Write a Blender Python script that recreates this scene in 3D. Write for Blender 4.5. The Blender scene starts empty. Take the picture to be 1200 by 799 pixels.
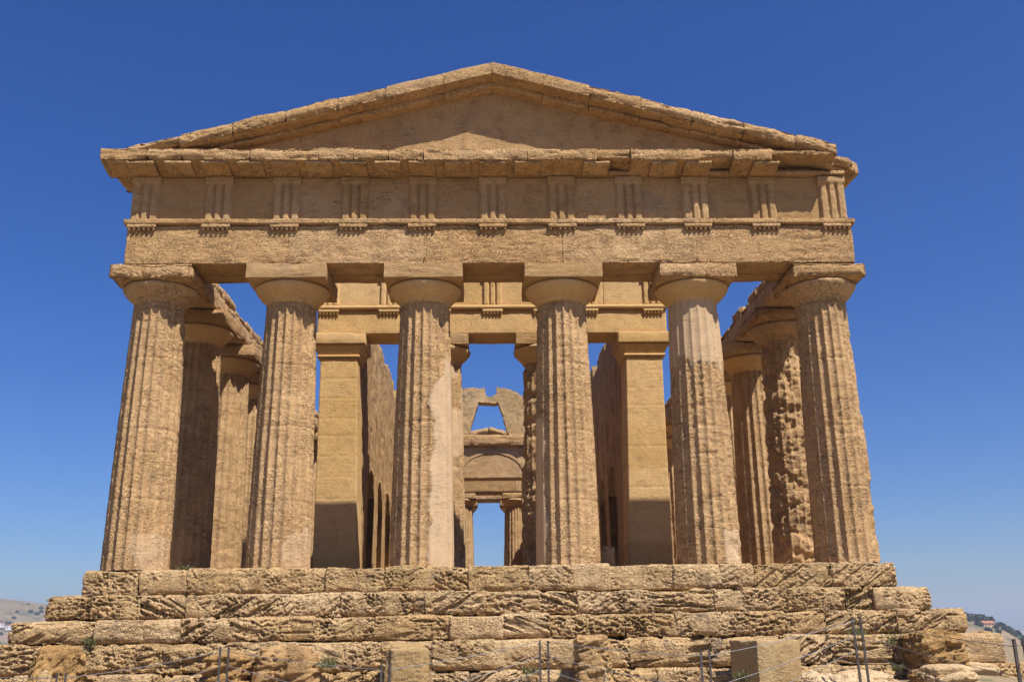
import bpy, bmesh, math, random
import numpy as np
from mathutils import Vector, Matrix

S = bpy.context.scene
COL = S.collection
R = math.radians

# ------------------------------------------------------------------ camera
cx, cy, cz, yaw, pit, roll, fpx = -0.20668, -21.66402, -1.36071, 0.02929, 0.29129, -0.01332, 1139.998
F = Vector((math.sin(yaw)*math.cos(pit), math.cos(yaw)*math.cos(pit), math.sin(pit)))
Rt = Vector((math.cos(yaw), -math.sin(yaw), 0)); U = Rt.cross(F)
R2 = Rt*math.cos(roll)+U*math.sin(roll); U2 = U*math.cos(roll)-Rt*math.sin(roll)
cam = bpy.data.objects.new('camera', bpy.data.cameras.new('camera')); COL.objects.link(cam)
m = Matrix((R2, U2, -F)).transposed().to_4x4(); m.translation = Vector((cx, cy, cz)); cam.matrix_world = m
cam.data.sensor_width = 36; cam.data.lens = 36*fpx/1200.0
cam.data.clip_start = 0.1; cam.data.clip_end = 30000
S.camera = cam
S.render.resolution_x = 1024; S.render.resolution_y = 681

# ------------------------------------------------------------------ world, sun, exposure
SUN_AZ, SUN_EL = 41.5, 55.8          # azimuth to the right of the view direction's back
sd = Vector((math.sin(R(SUN_AZ))*math.cos(R(SUN_EL)), -math.cos(R(SUN_AZ))*math.cos(R(SUN_EL)), math.sin(R(SUN_EL))))
w = bpy.data.worlds.new("World"); S.world = w; w.use_nodes = True
nt = w.node_tree; bg = nt.nodes['Background']
sky = nt.nodes.new('ShaderNodeTexSky'); sky.sky_type = 'NISHITA'; sky.sun_disc = False
sky.sun_elevation = R(SUN_EL); sky.sun_rotation = R(180-SUN_AZ)
sky.altitude = 200; sky.air_density = 1.0; sky.dust_density = 1.0; sky.ozone_density = 10.0
hs = nt.nodes.new('ShaderNodeHueSaturation'); hs.inputs['Saturation'].default_value = 1.2; hs.inputs['Hue'].default_value = 0.514
nt.links.new(sky.outputs[0], hs.inputs['Color']); nt.links.new(hs.outputs[0], bg.inputs[0]); bg.inputs[1].default_value = 0.080
sl = bpy.data.lights.new('sun', 'SUN'); sl.energy = 5.0; sl.angle = R(0.5); sl.color = (1, 0.96, 0.92)
so = bpy.data.objects.new('sun', sl); COL.objects.link(so); so.rotation_euler = sd.to_track_quat('Z', 'Y').to_euler()
S.view_settings.view_transform = 'Standard'; S.view_settings.look = 'None'
S.view_settings.exposure = 0.57; S.view_settings.gamma = 1

def at(u, v, Y):
    d = F + R2*((u-600)/fpx) - U2*((v-399.5)/fpx)
    t = (Y-cy)/d.y
    return Vector((cx, cy, cz)) + d*t

# ------------------------------------------------------------------ noise in numpy
def _h(ix, iy, iz, s):
    n = (ix.astype(np.int64)*73856093) ^ (iy.astype(np.int64)*19349663) ^ (iz.astype(np.int64)*83492791) ^ (s*2654435761)
    n = (n ^ (n >> 13)) & 0xffffffff
    n = (n*1274126177) & 0xffffffff
    n = (n ^ (n >> 16)); n = (n*2246822519) & 0xffffffff; n = n ^ (n >> 15)
    return (n & 0xffffff)/float(0xffffff)
def vnoise(p, s=0):
    i = np.floor(p); f = p-i; f = f*f*(3-2*f); i = i.astype(np.int64)
    r = 0
    for a in (0, 1):
        for b in (0, 1):
            for c in (0, 1):
                wgt = (f[:, 0] if a else 1-f[:, 0])*(f[:, 1] if b else 1-f[:, 1])*(f[:, 2] if c else 1-f[:, 2])
                r = r + wgt*_h(i[:, 0]+a, i[:, 1]+b, i[:, 2]+c, s)
    return r*2-1
def fbm(p, o=4, s=0, g=0.5):
    r = 0; a = 1.0; t = 0
    for k in range(o):
        r = r+a*vnoise(p*(2.03**k)+k*17.3, s+k); t += a; a *= g
    return r/t
def worley(p, s=0):
    i = np.floor(p).astype(np.int64); best = np.full(len(p), 9.0)
    for a in (-1, 0, 1):
        for b in (-1, 0, 1):
            for c in (-1, 0, 1):
                j = i+np.array((a, b, c))
                q = np.stack([j[:, k]+_h(j[:, 0], j[:, 1], j[:, 2], s+31+k) for k in range(3)], 1)
                best = np.minimum(best, ((q-p)**2).sum(1))
    return np.sqrt(best)
def sstep(a, b, x):
    t = np.clip((x-a)/(b-a), 0, 1); return t*t*(3-2*t)

# ------------------------------------------------------------------ mesh helpers
def link(name, V, Fc, mat, parent=None, smooth=False, attrs=None):
    me = bpy.data.meshes.new(name)
    V = np.asarray(V, dtype=np.float32)
    if isinstance(Fc, np.ndarray):
        k = Fc.shape[1]
        me.vertices.add(len(V)); me.vertices.foreach_set('co', V.ravel())
        me.loops.add(Fc.size); me.loops.foreach_set('vertex_index', Fc.ravel().astype(np.int32))
        me.polygons.add(len(Fc)); me.polygons.foreach_set('loop_start', np.arange(0, Fc.size, k, dtype=np.int32))
        me.polygons.foreach_set('loop_total', np.full(len(Fc), k, dtype=np.int32))
        me.update(calc_edges=True)
    else:
        me.from_pydata([tuple(map(float, v)) for v in V], [], Fc); me.update()
    me.validate()
    if smooth: me.polygons.foreach_set('use_smooth', np.ones(len(me.polygons), dtype=bool))
    if attrs:
        for an, av in attrs.items():
            at_ = me.attributes.new(an, 'FLOAT', 'POINT'); at_.data.foreach_set('value', np.asarray(av, dtype=np.float32))
    me.materials.append(mat)
    o = bpy.data.objects.new(name, me); COL.objects.link(o)
    if parent: o.parent = parent
    return o
class Acc:
    """collects quad meshes into one"""
    def __init__(s): s.V = []; s.F = []; s.n = 0; s.A = []; s.T = []; s.k = 0
    def add(s, V, Fq, a=None):
        s.V.append(V); s.F.append(Fq+s.n); s.n += len(V); s.A.append(np.zeros(len(V)) if a is None else a)
        s.k += 1; t = math.sin(s.k*12.9898+len(V)*0.37+float(np.mean(V[:, 0]))*5.1)*43758.5; s.T.append(np.full(len(V), (t-math.floor(t))*2-1))
    def build(s, name, mat, parent=None, smooth=False):
        return link(name, np.concatenate(s.V), np.concatenate(s.F), mat, parent, smooth, {'repair': np.concatenate(s.A), 'tint': np.concatenate(s.T)})

def gridbox(lo, hi, h, rnd=0.02, hs=None):
    """welded box surface, lattice step h, rounded edges; returns V, N, F"""
    lo = np.array(lo, float); hi = np.array(hi, float)
    hh = np.array(hs if hs is not None else (h, h, h), float)
    n = np.maximum(1, np.round((hi-lo)/hh).astype(int))
    ids = []; faces = []
    base = 0
    for ax in range(3):
        b, c = [k for k in range(3) if k != ax]
        for side in (0, 1):
            B, Cc = np.meshgrid(np.arange(n[b]+1), np.arange(n[c]+1), indexing='ij')
            I = np.zeros((B.size, 3), int); I[:, b] = B.ravel(); I[:, c] = Cc.ravel(); I[:, ax] = side*n[ax]
            q = (np.arange(n[b])[:, None]*(n[c]+1)+np.arange(n[c])[None, :]).ravel()
            fc = np.stack([q, q+(n[c]+1), q+(n[c]+2), q+1], 1)+base
            flip = (side == 0) ^ (ax == 1)
            if flip: fc = fc[:, ::-1]
            ids.append(I); faces.append(fc); base += len(I)
    I = np.concatenate(ids); fc = np.concatenate(faces)
    key = (I[:, 0]*(n[1]+1)+I[:, 1])*(n[2]+1)+I[:, 2]
    _, first, inv = np.unique(key, return_index=True, return_inverse=True)
    inv = inv.ravel()
    P = lo+(hi-lo)*I[first]/n
    fc = inv[fc]
    r = min(rnd, (hi-lo).min()/2.01)
    inner = np.clip(P, lo+r, hi-r); d = P-inner; L = np.linalg.norm(d, axis=1, keepdims=True); L[L == 0] = 1
    N = d/L
    return inner+N*r, N, fc

def rough(acc, lo, hi, h, rnd=0.02, amp=0.01, seed=0, freq=3.0, strata=0.0, ang=0.0, pit=0.0, pitf=9.0, chip=0.0, hs=None, warp=None, rep=0.0, offs=0.0, cut=(0.5, 0.2), jx=False, sf=13.0, jf=0.75, sharp=False):
    ext = rnd*jf if jx else 0.0
    lo = (lo[0]-ext, lo[1], lo[2]); hi = (hi[0]+ext, hi[1], hi[2])
    V, N, fc = gridbox(lo, hi, h, rnd, hs)
    P = V+seed*3.7
    d = amp*fbm(P*freq, 4, seed)
    if offs: d = d - offs
    if chip:
        lo_, hi_ = np.array(lo), np.array(hi)
        dd = np.minimum(V-lo_, hi_-V)
        if jx: dd[:, 0] = 9
        e = np.sort(dd, axis=1)[:, 1]      # distance to the nearest edge
        if jx: e = np.maximum(e, 0)
        d = d-chip*sstep(0.14, 0.0, e)*(0.35+1.3*np.clip(fbm(P*2.3, 3, seed+5)+0.25, 0, 1))
    if strata:
        ca, sa = math.cos(ang), math.sin(ang)
        a = (P[:, 0]*ca+P[:, 2]*sa); b = (-P[:, 0]*sa+P[:, 2]*ca)
        b = b+0.04*fbm(P*2.1, 2, seed+8)
        q = np.stack([a*1.6, P[:, 1]*2, b*sf], 1)
        g = fbm(q, 3, seed+3)
        msk = sstep(-0.35, 0.25, fbm(P*1.1, 2, seed+9))
        d = d-strata*msk*(sstep(0.0, 0.22, g) if sharp else sstep(-0.05, 0.4, g))
    if pit:
        Pw = P+0.055*np.stack([fbm(P*5+9, 2, seed+60), fbm(P*5+4, 2, seed+61), fbm(P*5, 2, seed+62)], 1)
        wv = worley(Pw*np.array((0.85, 1.0, 1.5))*pitf, seed)
        msk = sstep(-0.28, 0.15, fbm(P*1.7, 3, seed+11))*(0.35+0.65*sstep(-0.3, 0.4, fbm(P*6, 2, seed+63)))
        d = d-pit*msk*sstep(cut[0], cut[1], wv)
        wv = worley(Pw*pitf*2.0, seed+4)
        d = d-pit*0.5*msk*sstep(cut[0], cut[1], wv)
    V = V+N*d[:, None]
    if warp is not None: V = warp(V)
    acc.add(V, fc, np.full(len(V), rep))
    return acc

def prism(name, outline, y0, y1, mat, parent, jag=0.0, seed=0, seg=0.25):
    """outline in the x-z plane, extruded along y; subdivided and jagged outline"""
    rng = random.Random(seed); pts = []
    n = len(outline)
    for i in range(n):
        a, b = outline[i], outline[(i+1) % n]
        L = math.hypot(b[0]-a[0], b[1]-a[1]); k = max(1, int(L/seg)) if jag else 1
        for j in range(k):
            t = j/k; x = a[0]+(b[0]-a[0])*t; z = a[1]+(b[1]-a[1])*t
            pts.append((x+rng.uniform(-jag, jag), z+rng.uniform(-jag, jag)))
    bm = bmesh.new()
    vs = [bm.verts.new((x, y0, z)) for x, z in pts]
    f = bm.faces.new(vs)
    r = bmesh.ops.extrude_face_region(bm, geom=[f])
    for v in r['geom']:
        if isinstance(v, bmesh.types.BMVert): v.co.y = y1
    bmesh.ops.recalc_face_normals(bm, faces=bm.faces)
    bmesh.ops.triangulate(bm, faces=[q for q in bm.faces if len(q.verts) > 4])
    me = bpy.data.meshes.new(name); bm.to_mesh(me); bm.free(); me.materials.append(mat)
    o = bpy.data.objects.new(name, me); COL.objects.link(o)
    if parent: o.parent = parent
    return o

def empty(name, loc=(0, 0, 0)):
    o = bpy.data.objects.new(name, None); COL.objects.link(o); o.location = loc; return o
def tag(o, label=None, cat=None, group=None, kind=None):
    if label: o['label'] = label
    if cat: o['category'] = cat
    if group: o['group'] = group
    if kind: o['kind'] = kind
    return o

# ------------------------------------------------------------------ materials
def stone(name, c1, c2, c3, pits=1.0, strata=1.0, bump=1.0, grey=0.5, rep=(0.53, 0.37, 0.215), greyc=(0.25, 0.19, 0.125), sscale=9.0, specks=0.55, cracks=1.0):
    mt = bpy.data.materials.new(name); mt.use_nodes = True
    n = mt.node_tree.nodes; l = mt.node_tree.links
    bs = n['Principled BSDF']; bs.inputs['Roughness'].default_value = 0.95
    bs.inputs['Specular IOR Level'].default_value = 0.15
    tc = n.new('ShaderNodeTexCoord'); oi = n.new('ShaderNodeObjectInfo')
    ml = n.new('ShaderNodeMath'); ml.operation = 'MULTIPLY'; ml.inputs[1].default_value = 37.0
    l.new(oi.outputs['Random'], ml.inputs[0])
    cb = n.new('ShaderNodeCombineXYZ'); l.new(ml.outputs[0], cb.inputs[0]); l.new(ml.outputs[0], cb.inputs[1])
    ad = n.new('ShaderNodeVectorMath'); ad.operation = 'ADD'; l.new(tc.outputs['Object'], ad.inputs[0]); l.new(cb.outputs[0], ad.inputs[1])
    CO = ad.outputs[0]
    def noise(sc, det=4, vec=None, rough_=0.55, dist=0.0):
        t = n.new('ShaderNodeTexNoise'); t.inputs['Scale'].default_value = sc; t.inputs['Detail'].default_value = det
        t.inputs['Roughness'].default_value = rough_; t.inputs['Distortion'].default_value = dist
        l.new(vec if vec is not None else CO, t.inputs['Vector']); return t.outputs['Fac']
    def ramp(src, a, b, v0=0.0, v1=1.0):
        t = n.new('ShaderNodeMapRange'); t.interpolation_type = 'SMOOTHSTEP'
        for i_, v in ((1, a), (2, b), (3, v0), (4, v1)): t.inputs[i_].default_value = v
        l.new(src, t.inputs[0]); return t.outputs[0]
    def mix(f, a, b):
        t = n.new('ShaderNodeMix'); t.data_type = 'RGBA'
        if isinstance(f, float): t.inputs[0].default_value = f
        else: l.new(f, t.inputs[0])
        for i_, v in ((6, a), (7, b)):
            if isinstance(v, tuple): t.inputs[i_].default_value = v+(1,)
            else: l.new(v, t.inputs[i_])
        return t.outputs[2]
    def math_(op, a, b):
        t = n.new('ShaderNodeMath'); t.operation = op
        for i_, v in ((0, a), (1, b)):
            if isinstance(v, (int, float)): t.inputs[i_].default_value = v
            else: l.new(v, t.inputs[i_])
        return t.outputs[0]
    mp = n.new('ShaderNodeMapping'); mp.inputs['Scale'].default_value = (1.9, 1.9, sscale); l.new(CO, mp.inputs[0])
    st = noise(1.0, 5, mp.outputs[0], 0.6, 0.6)
    big = noise(0.55, 3); mid = noise(3.2, 5, None, 0.65); fine = noise(28, 4, None, 0.7)
    col = mix(ramp(big, 0.35, 0.65), c1, c2)
    col = mix(ramp(mid, 0.45, 0.72, 0, 0.75), col, c3)
    col = mix(ramp(st, 0.5, 0.72, 0, 0.45*strata), col, tuple(x*0.72 for x in c2))
    gm = noise(1.4, 5, None, 0.7)
    col = mix(ramp(gm, 0.56, 0.74, 0, grey), col, greyc)
    pale = noise(2.3, 5, None, 0.75)
    col = mix(ramp(pale, 0.62, 0.78, 0, 0.45), col, (0.62, 0.455, 0.27))
    vo = n.new('ShaderNodeTexVoronoi'); vo.inputs['Scale'].default_value = 22; l.new(CO, vo.inputs['Vector'])
    pm = ramp(noise(2.0, 3), 0.42, 0.62)
    ph = ramp(vo.outputs['Distance'], 0.12, 0.42)              # 0 in the pit
    # fine value grain, then dark specks in a cell pattern of their own
    hsv = n.new('ShaderNodeHueSaturation'); l.new(col, hsv.inputs['Color']); l.new(ramp(fine, 0.3, 0.75, 1.13, 0.80), hsv.inputs['Value'])
    col = hsv.outputs[0]
    tn = n.new('ShaderNodeAttribute'); tn.attribute_name = 'tint'
    h3 = n.new('ShaderNodeHueSaturation'); l.new(col, h3.inputs['Color'])
    l.new(ramp(tn.outputs['Fac'], -1, 1, 0.94, 1.06), h3.inputs['Value']); l.new(ramp(tn.outputs['Fac'], -1, 1, 1.035, 0.965), h3.inputs['Saturation'])
    col = h3.outputs[0]
    sp = n.new('ShaderNodeTexVoronoi'); sp.inputs['Scale'].default_value = 13; l.new(CO, sp.inputs['Vector'])
    spm = math_('MULTIPLY', ramp(sp.outputs['Distance'], 0.34, 0.16), ramp(noise(1.1, 4, None, 0.7), 0.46, 0.62))
    col = mix(math_('MULTIPLY', spm, specks), col, (0.20, 0.135, 0.075))
    at_ = n.new('ShaderNodeAttribute'); at_.attribute_name = 'repair'
    rf = at_.outputs['Fac']
    col = mix(rf, col, mix(ramp(mid, 0.3, 0.7), rep, tuple(x*0.88 for x in rep)))
    l.new(col, bs.inputs['Base Color'])
    inv = math_('SUBTRACT', 1.0, math_('MULTIPLY', rf, 0.85))
    mp2 = n.new('ShaderNodeMapping'); mp2.inputs['Scale'].default_value = (3.6, 3.6, 26); l.new(CO, mp2.inputs[0])
    ck = ramp(noise(1.0, 6, mp2.outputs[0], 0.65, 0.35), 0.56, 0.63)
    ckm = math_('MULTIPLY', ck, ramp(noise(0.8, 4, None, 0.65), 0.42, 0.60))
    h = math_('MULTIPLY', st, 0.018*strata)
    h = math_('SUBTRACT', h, math_('MULTIPLY', ckm, 0.022*cracks))
    h = math_('ADD', h, math_('MULTIPLY', mid, 0.016))
    h = math_('ADD', h, math_('MULTIPLY', fine, 0.010))
    patch = ramp(noise(0.9, 4, None, 0.6), 0.38, 0.62, 0.35, 1.35)
    h = math_('MULTIPLY', h, patch)
    pit_h = math_('MULTIPLY', math_('MULTIPLY', math_('SUBTRACT', ph, 1.0), pm), 0.028*pits)
    h = math_('ADD', h, pit_h)
    vo2 = n.new('ShaderNodeTexVoronoi'); vo2.inputs['Scale'].default_value = 55; l.new(CO, vo2.inputs['Vector'])
    h = math_('ADD', h, math_('MULTIPLY', ramp(vo2.outputs['Distance'], 0.1, 0.5), 0.007*pits))
    h = math_('MULTIPLY', h, inv)
    bp = n.new('ShaderNodeBump'); bp.inputs['Strength'].default_value = 1.0; bp.inputs['Distance'].default_value = bump
    l.new(h, bp.inputs['Height']); l.new(bp.outputs[0], bs.inputs['Normal'])
    return mt
M = {}
M['col'] = stone('golden_calcarenite', (0.510, 0.319, 0.147), (0.565, 0.364, 0.179), (0.435, 0.254, 0.111), 1.5, 1.1, 1.6, 0.35)
M['ent'] = stone('entablature_stone', (0.500, 0.303, 0.136), (0.553, 0.349, 0.161), (0.423, 0.248, 0.105), 1.7, 1.2, 1.6, 0.4, sscale=5)
M['frieze'] = stone('frieze_stone', (0.38, 0.232, 0.10), (0.43, 0.27, 0.122), (0.31, 0.185, 0.078), 0.7, 0.6, 0.7, 0.45, sscale=5, specks=0.3, cracks=0.6)  # base darkened: part of the shade under the cornice is in this colour
M['smooth'] = stone('dressed_stone', (0.517, 0.323, 0.129), (0.548, 0.352, 0.148), (0.465, 0.283, 0.114), 0.3, 0.4, 0.6, 0.15, specks=0.25, cracks=0.4)
M['step'] = stone('eroded_step_stone', (0.52, 0.34, 0.158), (0.585, 0.40, 0.205), (0.385, 0.235, 0.10), 1.8, 1.4, 2.0, 0.85, greyc=(0.20, 0.155, 0.11), specks=0.8)
M['rock'] = stone('boulder_stone', (0.36, 0.21, 0.085), (0.43, 0.265, 0.11), (0.22, 0.125, 0.05), 1.0, 1.0, 1.2, 0.6)
M['pale'] = stone('pale_rock', (0.507, 0.356, 0.191), (0.559, 0.413, 0.238), (0.437, 0.289, 0.145), 0.8, 0.6, 1.0, 0.3)
M['block'] = stone('grey_brown_block', (0.350, 0.231, 0.106), (0.385, 0.273, 0.139), (0.315, 0.207, 0.092), 0.5, 0.5, 0.8, 0.5)

def plain(name, c, rgh=0.6, metal=0.0, c2=None, sc=3.0):
    mt = bpy.data.materials.new(name); mt.use_nodes = True
    n = mt.node_tree.nodes; l = mt.node_tree.links; bs = n['Principled BSDF']
    bs.inputs['Roughness'].default_value = rgh; bs.inputs['Metallic'].default_value = metal
    t = n.new('ShaderNodeTexNoise'); t.inputs['Scale'].default_value = sc; t.inputs['Detail'].default_value = 6
    tc = n.new('ShaderNodeTexCoord'); l.new(tc.outputs['Object'], t.inputs['Vector'])
    r = n.new('ShaderNodeValToRGB'); r.color_ramp.elements[0].position = 0.35; r.color_ramp.elements[1].position = 0.65
    r.color_ramp.elements[0].color = c+(1,); r.color_ramp.elements[1].color = (c2 or tuple(x*0.75 for x in c))+(1,)
    l.new(t.outputs['Fac'], r.inputs[0]); l.new(r.outputs[0], bs.inputs['Base Color'])
    return mt
M['steel'] = plain('weathered_steel', (0.13, 0.12, 0.115), 0.55, 0.6, (0.10, 0.065, 0.045), 25)
M['wire'] = plain('galvanised_wire', (0.24, 0.24, 0.25), 0.5, 0.4, (0.17, 0.165, 0.165), 30)
M['grass'] = plain('dry_grass', (0.10, 0.12, 0.03), 0.8, 0, (0.17, 0.15, 0.06), 4)
M['leaf'] = plain('distant_foliage', (0.055, 0.075, 0.035), 0.9, 0, (0.035, 0.05, 0.025), 0.2)
M['white'] = plain('white_render', (0.75, 0.72, 0.66), 0.9)
M['tile'] = plain('red_roof_tiles', (0.42, 0.16, 0.09), 0.9)
def ground_mat(name, a, b, c, s1, s2):
    mt = bpy.data.materials.new(name); mt.use_nodes = True
    n = mt.node_tree.nodes; l = mt.node_tree.links; bs = n['Principled BSDF']; bs.inputs['Roughness'].default_value = 1
    bs.inputs['Specular IOR Level'].default_value = 0.1
    g = n.new('ShaderNodeNewGeometry')
    def nz(s):
        t = n.new('ShaderNodeTexNoise'); t.inputs['Scale'].default_value = s; t.inputs['Detail'].default_value = 7; t.inputs['Roughness'].default_value = 0.65
        l.new(g.outputs['Position'], t.inputs['Vector']); return t.outputs['Fac']
    def mx(f, lo, hi, x, y):
        mr = n.new('ShaderNodeMapRange'); mr.inputs[1].default_value = lo; mr.inputs[2].default_value = hi; l.new(f, mr.inputs[0])
        t = n.new('ShaderNodeMix'); t.data_type = 'RGBA'; l.new(mr.outputs[0], t.inputs[0])
        for i_, v in ((6, x), (7, y)):
            if isinstance(v, tuple): t.inputs[i_].default_value = v+(1,)
            else: l.new(v, t.inputs[i_])
        return t.outputs[2]
    col = mx(nz(s1), 0.4, 0.6, a, b); col = mx(nz(s2), 0.52, 0.62, col, c)
    l.new(col, bs.inputs['Base Color'])
    bp = n.new('ShaderNodeBump'); bp.inputs['Distance'].default_value = 0.05; l.new(nz(s2*3), bp.inputs['Height']); l.new(bp.outputs[0], bs.inputs['Normal'])
    return mt
M['ground'] = ground_mat('dry_earth', (0.30, 0.215, 0.13), (0.25, 0.19, 0.11), (0.16, 0.145, 0.075), 0.4, 1.5)
M['hill'] = ground_mat('dry_hillside', (0.24, 0.17, 0.10), (0.19, 0.145, 0.085), (0.085, 0.09, 0.045), 0.012, 0.045)

# ================================================================== THE TEMPLE
T = empty('ancient_temple')
tag(T, 'ruined golden stone temple with six fluted columns in front and a broad triangular gable', 'temple')
H = 6.74                  # underside of the architrave
ZA = 6.38                 # underside of the abacus
LEN = 41.4
XS = [-7.75, -4.70, -1.6, 1.6, 4.70, 7.75]

# ---- columns
def shaft_mesh(seed, nth=160, nz=200, amp=0.010, heavy=0.0, repair=None, h=6.02, r0=0.71, r1=0.575, extra=None):
    th = np.linspace(0, 2*math.pi, nth, endpoint=False); zz = np.linspace(0, h, nz)
    TH, Z = np.meshgrid(th, zz); TH = TH.ravel(); Z = Z.ravel()
    t = Z/h
    Rr = r0+(r1-r0)*t+0.018*np.sin(math.pi*t)
    c = np.cos(TH); s_ = np.sin(TH)
    P = np.stack([Rr*c, Rr*s_, Z], 1)+seed*5.13
    ph = (TH/(2*math.pi)*20) % 1.0
    fl = 1-(2*ph-1)**2
    wear = sstep(-0.1, 0.45, fbm(P*np.array((1.3, 1.3, 0.9)), 4, seed+1))
    wear = np.clip(wear*0.42+heavy+0.25*sstep(1.2, 0.0, Z)*sstep(-0.3, 0.4, fbm(P*1.9, 3, seed+7)), 0, 1)
    rep = np.zeros(len(Z))
    if repair is not None:
        rep = repair(TH, Z, P)
    wear_f = wear*(1-rep)
    d = -0.072*(fl**0.8)*(1-0.6*wear_f)
    d = d*(1-0.7*rep)
    d = d-wear_f*0.034*(0.5+0.7*fbm(P*np.array((3, 3, 5.0)), 4, seed+2))
    d = d+(1-0.85*rep)*0.7*amp*fbm(P*np.array((7, 7, 10.0)), 4, seed+3)
    g = fbm(P*np.array((2.0, 2.0, 13.0)), 3, seed+4)
    d = d-(1-rep)*0.022*(0.2+wear)*sstep(0.1, 0.5, g)
    pw = worley(P*np.array((9, 9, 12.0)), seed)
    d = d-(1-rep)*(0.010+0.03*wear)*sstep(0.45, 0.15, pw)*sstep(-0.1, 0.2, fbm(P*1.6, 3, seed+12))
    rng = random.Random(seed)
    for k in range(1, 4):                      # drum joints
        zj = h*k/4+rng.uniform(-0.15, 0.15)
        d = d-0.016*np.exp(-((Z-zj)/0.022)**2)*(1-rep)
    if heavy > 0.5:
        d = d-0.10*sstep(-0.2, 0.4, fbm(P*np.array((3.1, 3.1, 4.5)), 4, seed+20))*heavy
    if extra is not None: d = d+extra(TH, Z, P)
    rr = Rr+d
    V = np.stack([rr*c, rr*s_, Z], 1)
    q = np.arange(nz-1)[:, None]*nth; k = np.arange(nth)[None, :]; k2 = (k+1) % nth
    fc = np.stack([(q+k).ravel(), (q+k2).ravel(), (q+nth+k2).ravel(), (q+nth+k).ravel()], 1)
    return V, fc, rep
def lathe(prof, n, seed, amp, freq=5.0):
    """prof: list of r,z"""
    pr = []
    for (a, b) in zip(prof[:-1], prof[1:]):
        L = math.hypot(b[0]-a[0], b[1]-a[1]); k = max(1, int(L/0.03))
        for j in range(k): pr.append((a[0]+(b[0]-a[0])*j/k, a[1]+(b[1]-a[1])*j/k))
    pr.append(prof[-1]); pr = np.array(pr)
    th = np.linspace(0, 2*math.pi, n, endpoint=False)
    Z = np.repeat(pr[:, 1], n); Rr = np.repeat(pr[:, 0], n); TH = np.tile(th, len(pr))
    P = np.stack([Rr*np.cos(TH), Rr*np.sin(TH), Z], 1)+seed*2.3
    rr = Rr+amp*(fbm(P*freq, 4, seed)-0.2)*(Rr > 0.05)
    V = np.stack([rr*np.cos(TH), rr*np.sin(TH), Z], 1)
    q = np.arange(len(pr)-1)[:, None]*n; k = np.arange(n)[None, :]; k2 = (k+1) % n
    return V, np.stack([(q+k).ravel(), (q+k2).ravel(), (q+n+k2).ravel(), (q+n+k).ravel()], 1)
ECH = [(0.50, 5.94), (0.565, 5.95), (0.575, 6.00), (0.60, 6.02), (0.60, 6.035), (0.615, 6.04), (0.615, 6.055), (0.635, 6.06), (0.70, 6.12), (0.765, 6.19), (0.82, 6.26), (0.85, 6.32), (0.85, 6.35), (0.81, 6.385), (0.3, 6.385)]

_cache = {}
def make_column(x, y, key, seed, nth=160, nz=200, heavy=0.0, repair=None, ab_half=0.90, ab_rough=0.012, ab_chip=0.03, scale=1.0, ech_amp=0.02, hh=0.02, extra=None, mat='col'):
    if key in _cache:
        a, b, c = _cache[key]; o = []
        for src, par in ((a, T), (b, None), (c, None)):
            d = src.copy(); COL.objects.link(d); o.append(d)
        o[0].parent = T; o[1].parent = o[0]; o[2].parent = o[0]
        o[0].location = (x, y, 0)
        return o[0]
    V, fc, rep = shaft_mesh(seed, nth, nz, heavy=heavy, repair=repair, extra=extra)
    sh = link('column', V, fc, M[mat], T, smooth=False, attrs={'repair': rep})
    sh.location = (x, y, 0); sh.scale = (scale, scale, 1)
    V, fc = lathe(ECH, nth//2 if nth > 120 else 48, seed, ech_amp)
    rp = np.full(len(V), 0.15)
    e = link('echinus', V, fc, M['smooth' if ech_amp < 0.03 else 'col'], sh, smooth=True, attrs={'repair': rp})
    A = Acc(); rough(A, (-ab_half, -ab_half, 6.387), (ab_half, ab_half, 6.745), hh*2 if nth < 150 else hh, 0.012, ab_rough, seed, 3.0, 0.01, 0, ab_rough*0.8, 9, ab_chip)
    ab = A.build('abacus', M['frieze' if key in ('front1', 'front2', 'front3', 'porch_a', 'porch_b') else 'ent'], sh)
    _cache[key] = (sh, e, ab)
    return sh

def rep_col3(TH, Z, P):
    a = (TH-math.pi*1.5)                                    # 0 = facing the viewer, + = right
    edge = 0.36+0.28*fbm(np.stack([Z*1.7, Z*0, Z*0], 1)+3.3, 4, 5)+0.25*fbm(P*2.5, 3, 6)
    lim = sstep(4.9, 4.5, Z)
    return sstep(edge-0.05+0.5*sstep(3.6, 4.6, Z), edge+0.04+0.5*sstep(3.6, 4.6, Z), a)*sstep(2.6, 2.4, a)*lim
def rep_col5(TH, Z, P):
    e = 4.45+0.7*fbm(P*np.array((2.6, 2.6, 1.0)), 4, 8)
    m1 = 0.85*sstep(e-0.05, e+0.10, Z)
    a = (TH-math.pi*1.5)
    m2 = sstep(0.25, 0.3, a+0.3*fbm(P*3, 3, 9))*sstep(0.75, 0.65, Z+0.3*fbm(P*3, 3, 10))
    return np.maximum(m1, m2*0.9)
def rep_small(lo, zt, s, top=9.0):
    def f(TH, Z, P):
        a = (TH-math.pi*1.5)
        return 0.6*sstep(lo, lo+0.12, a+0.5*fbm(P*2.6, 4, s))*sstep(1.9, 1.8, a)*sstep(zt, zt-0.08, Z+0.4*fbm(P*2.2, 3, s+1))
    return f
def rep_col4(TH, Z, P):
    a = (TH-math.pi*1.5)
    return sstep(-0.85, -0.95, a+0.35*fbm(P*2.2, 3, 31))*sstep(-2.2, -2.1, a)*sstep(3.4, 3.2, Z+0.5*fbm(P*1.5, 3, 32))
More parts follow.
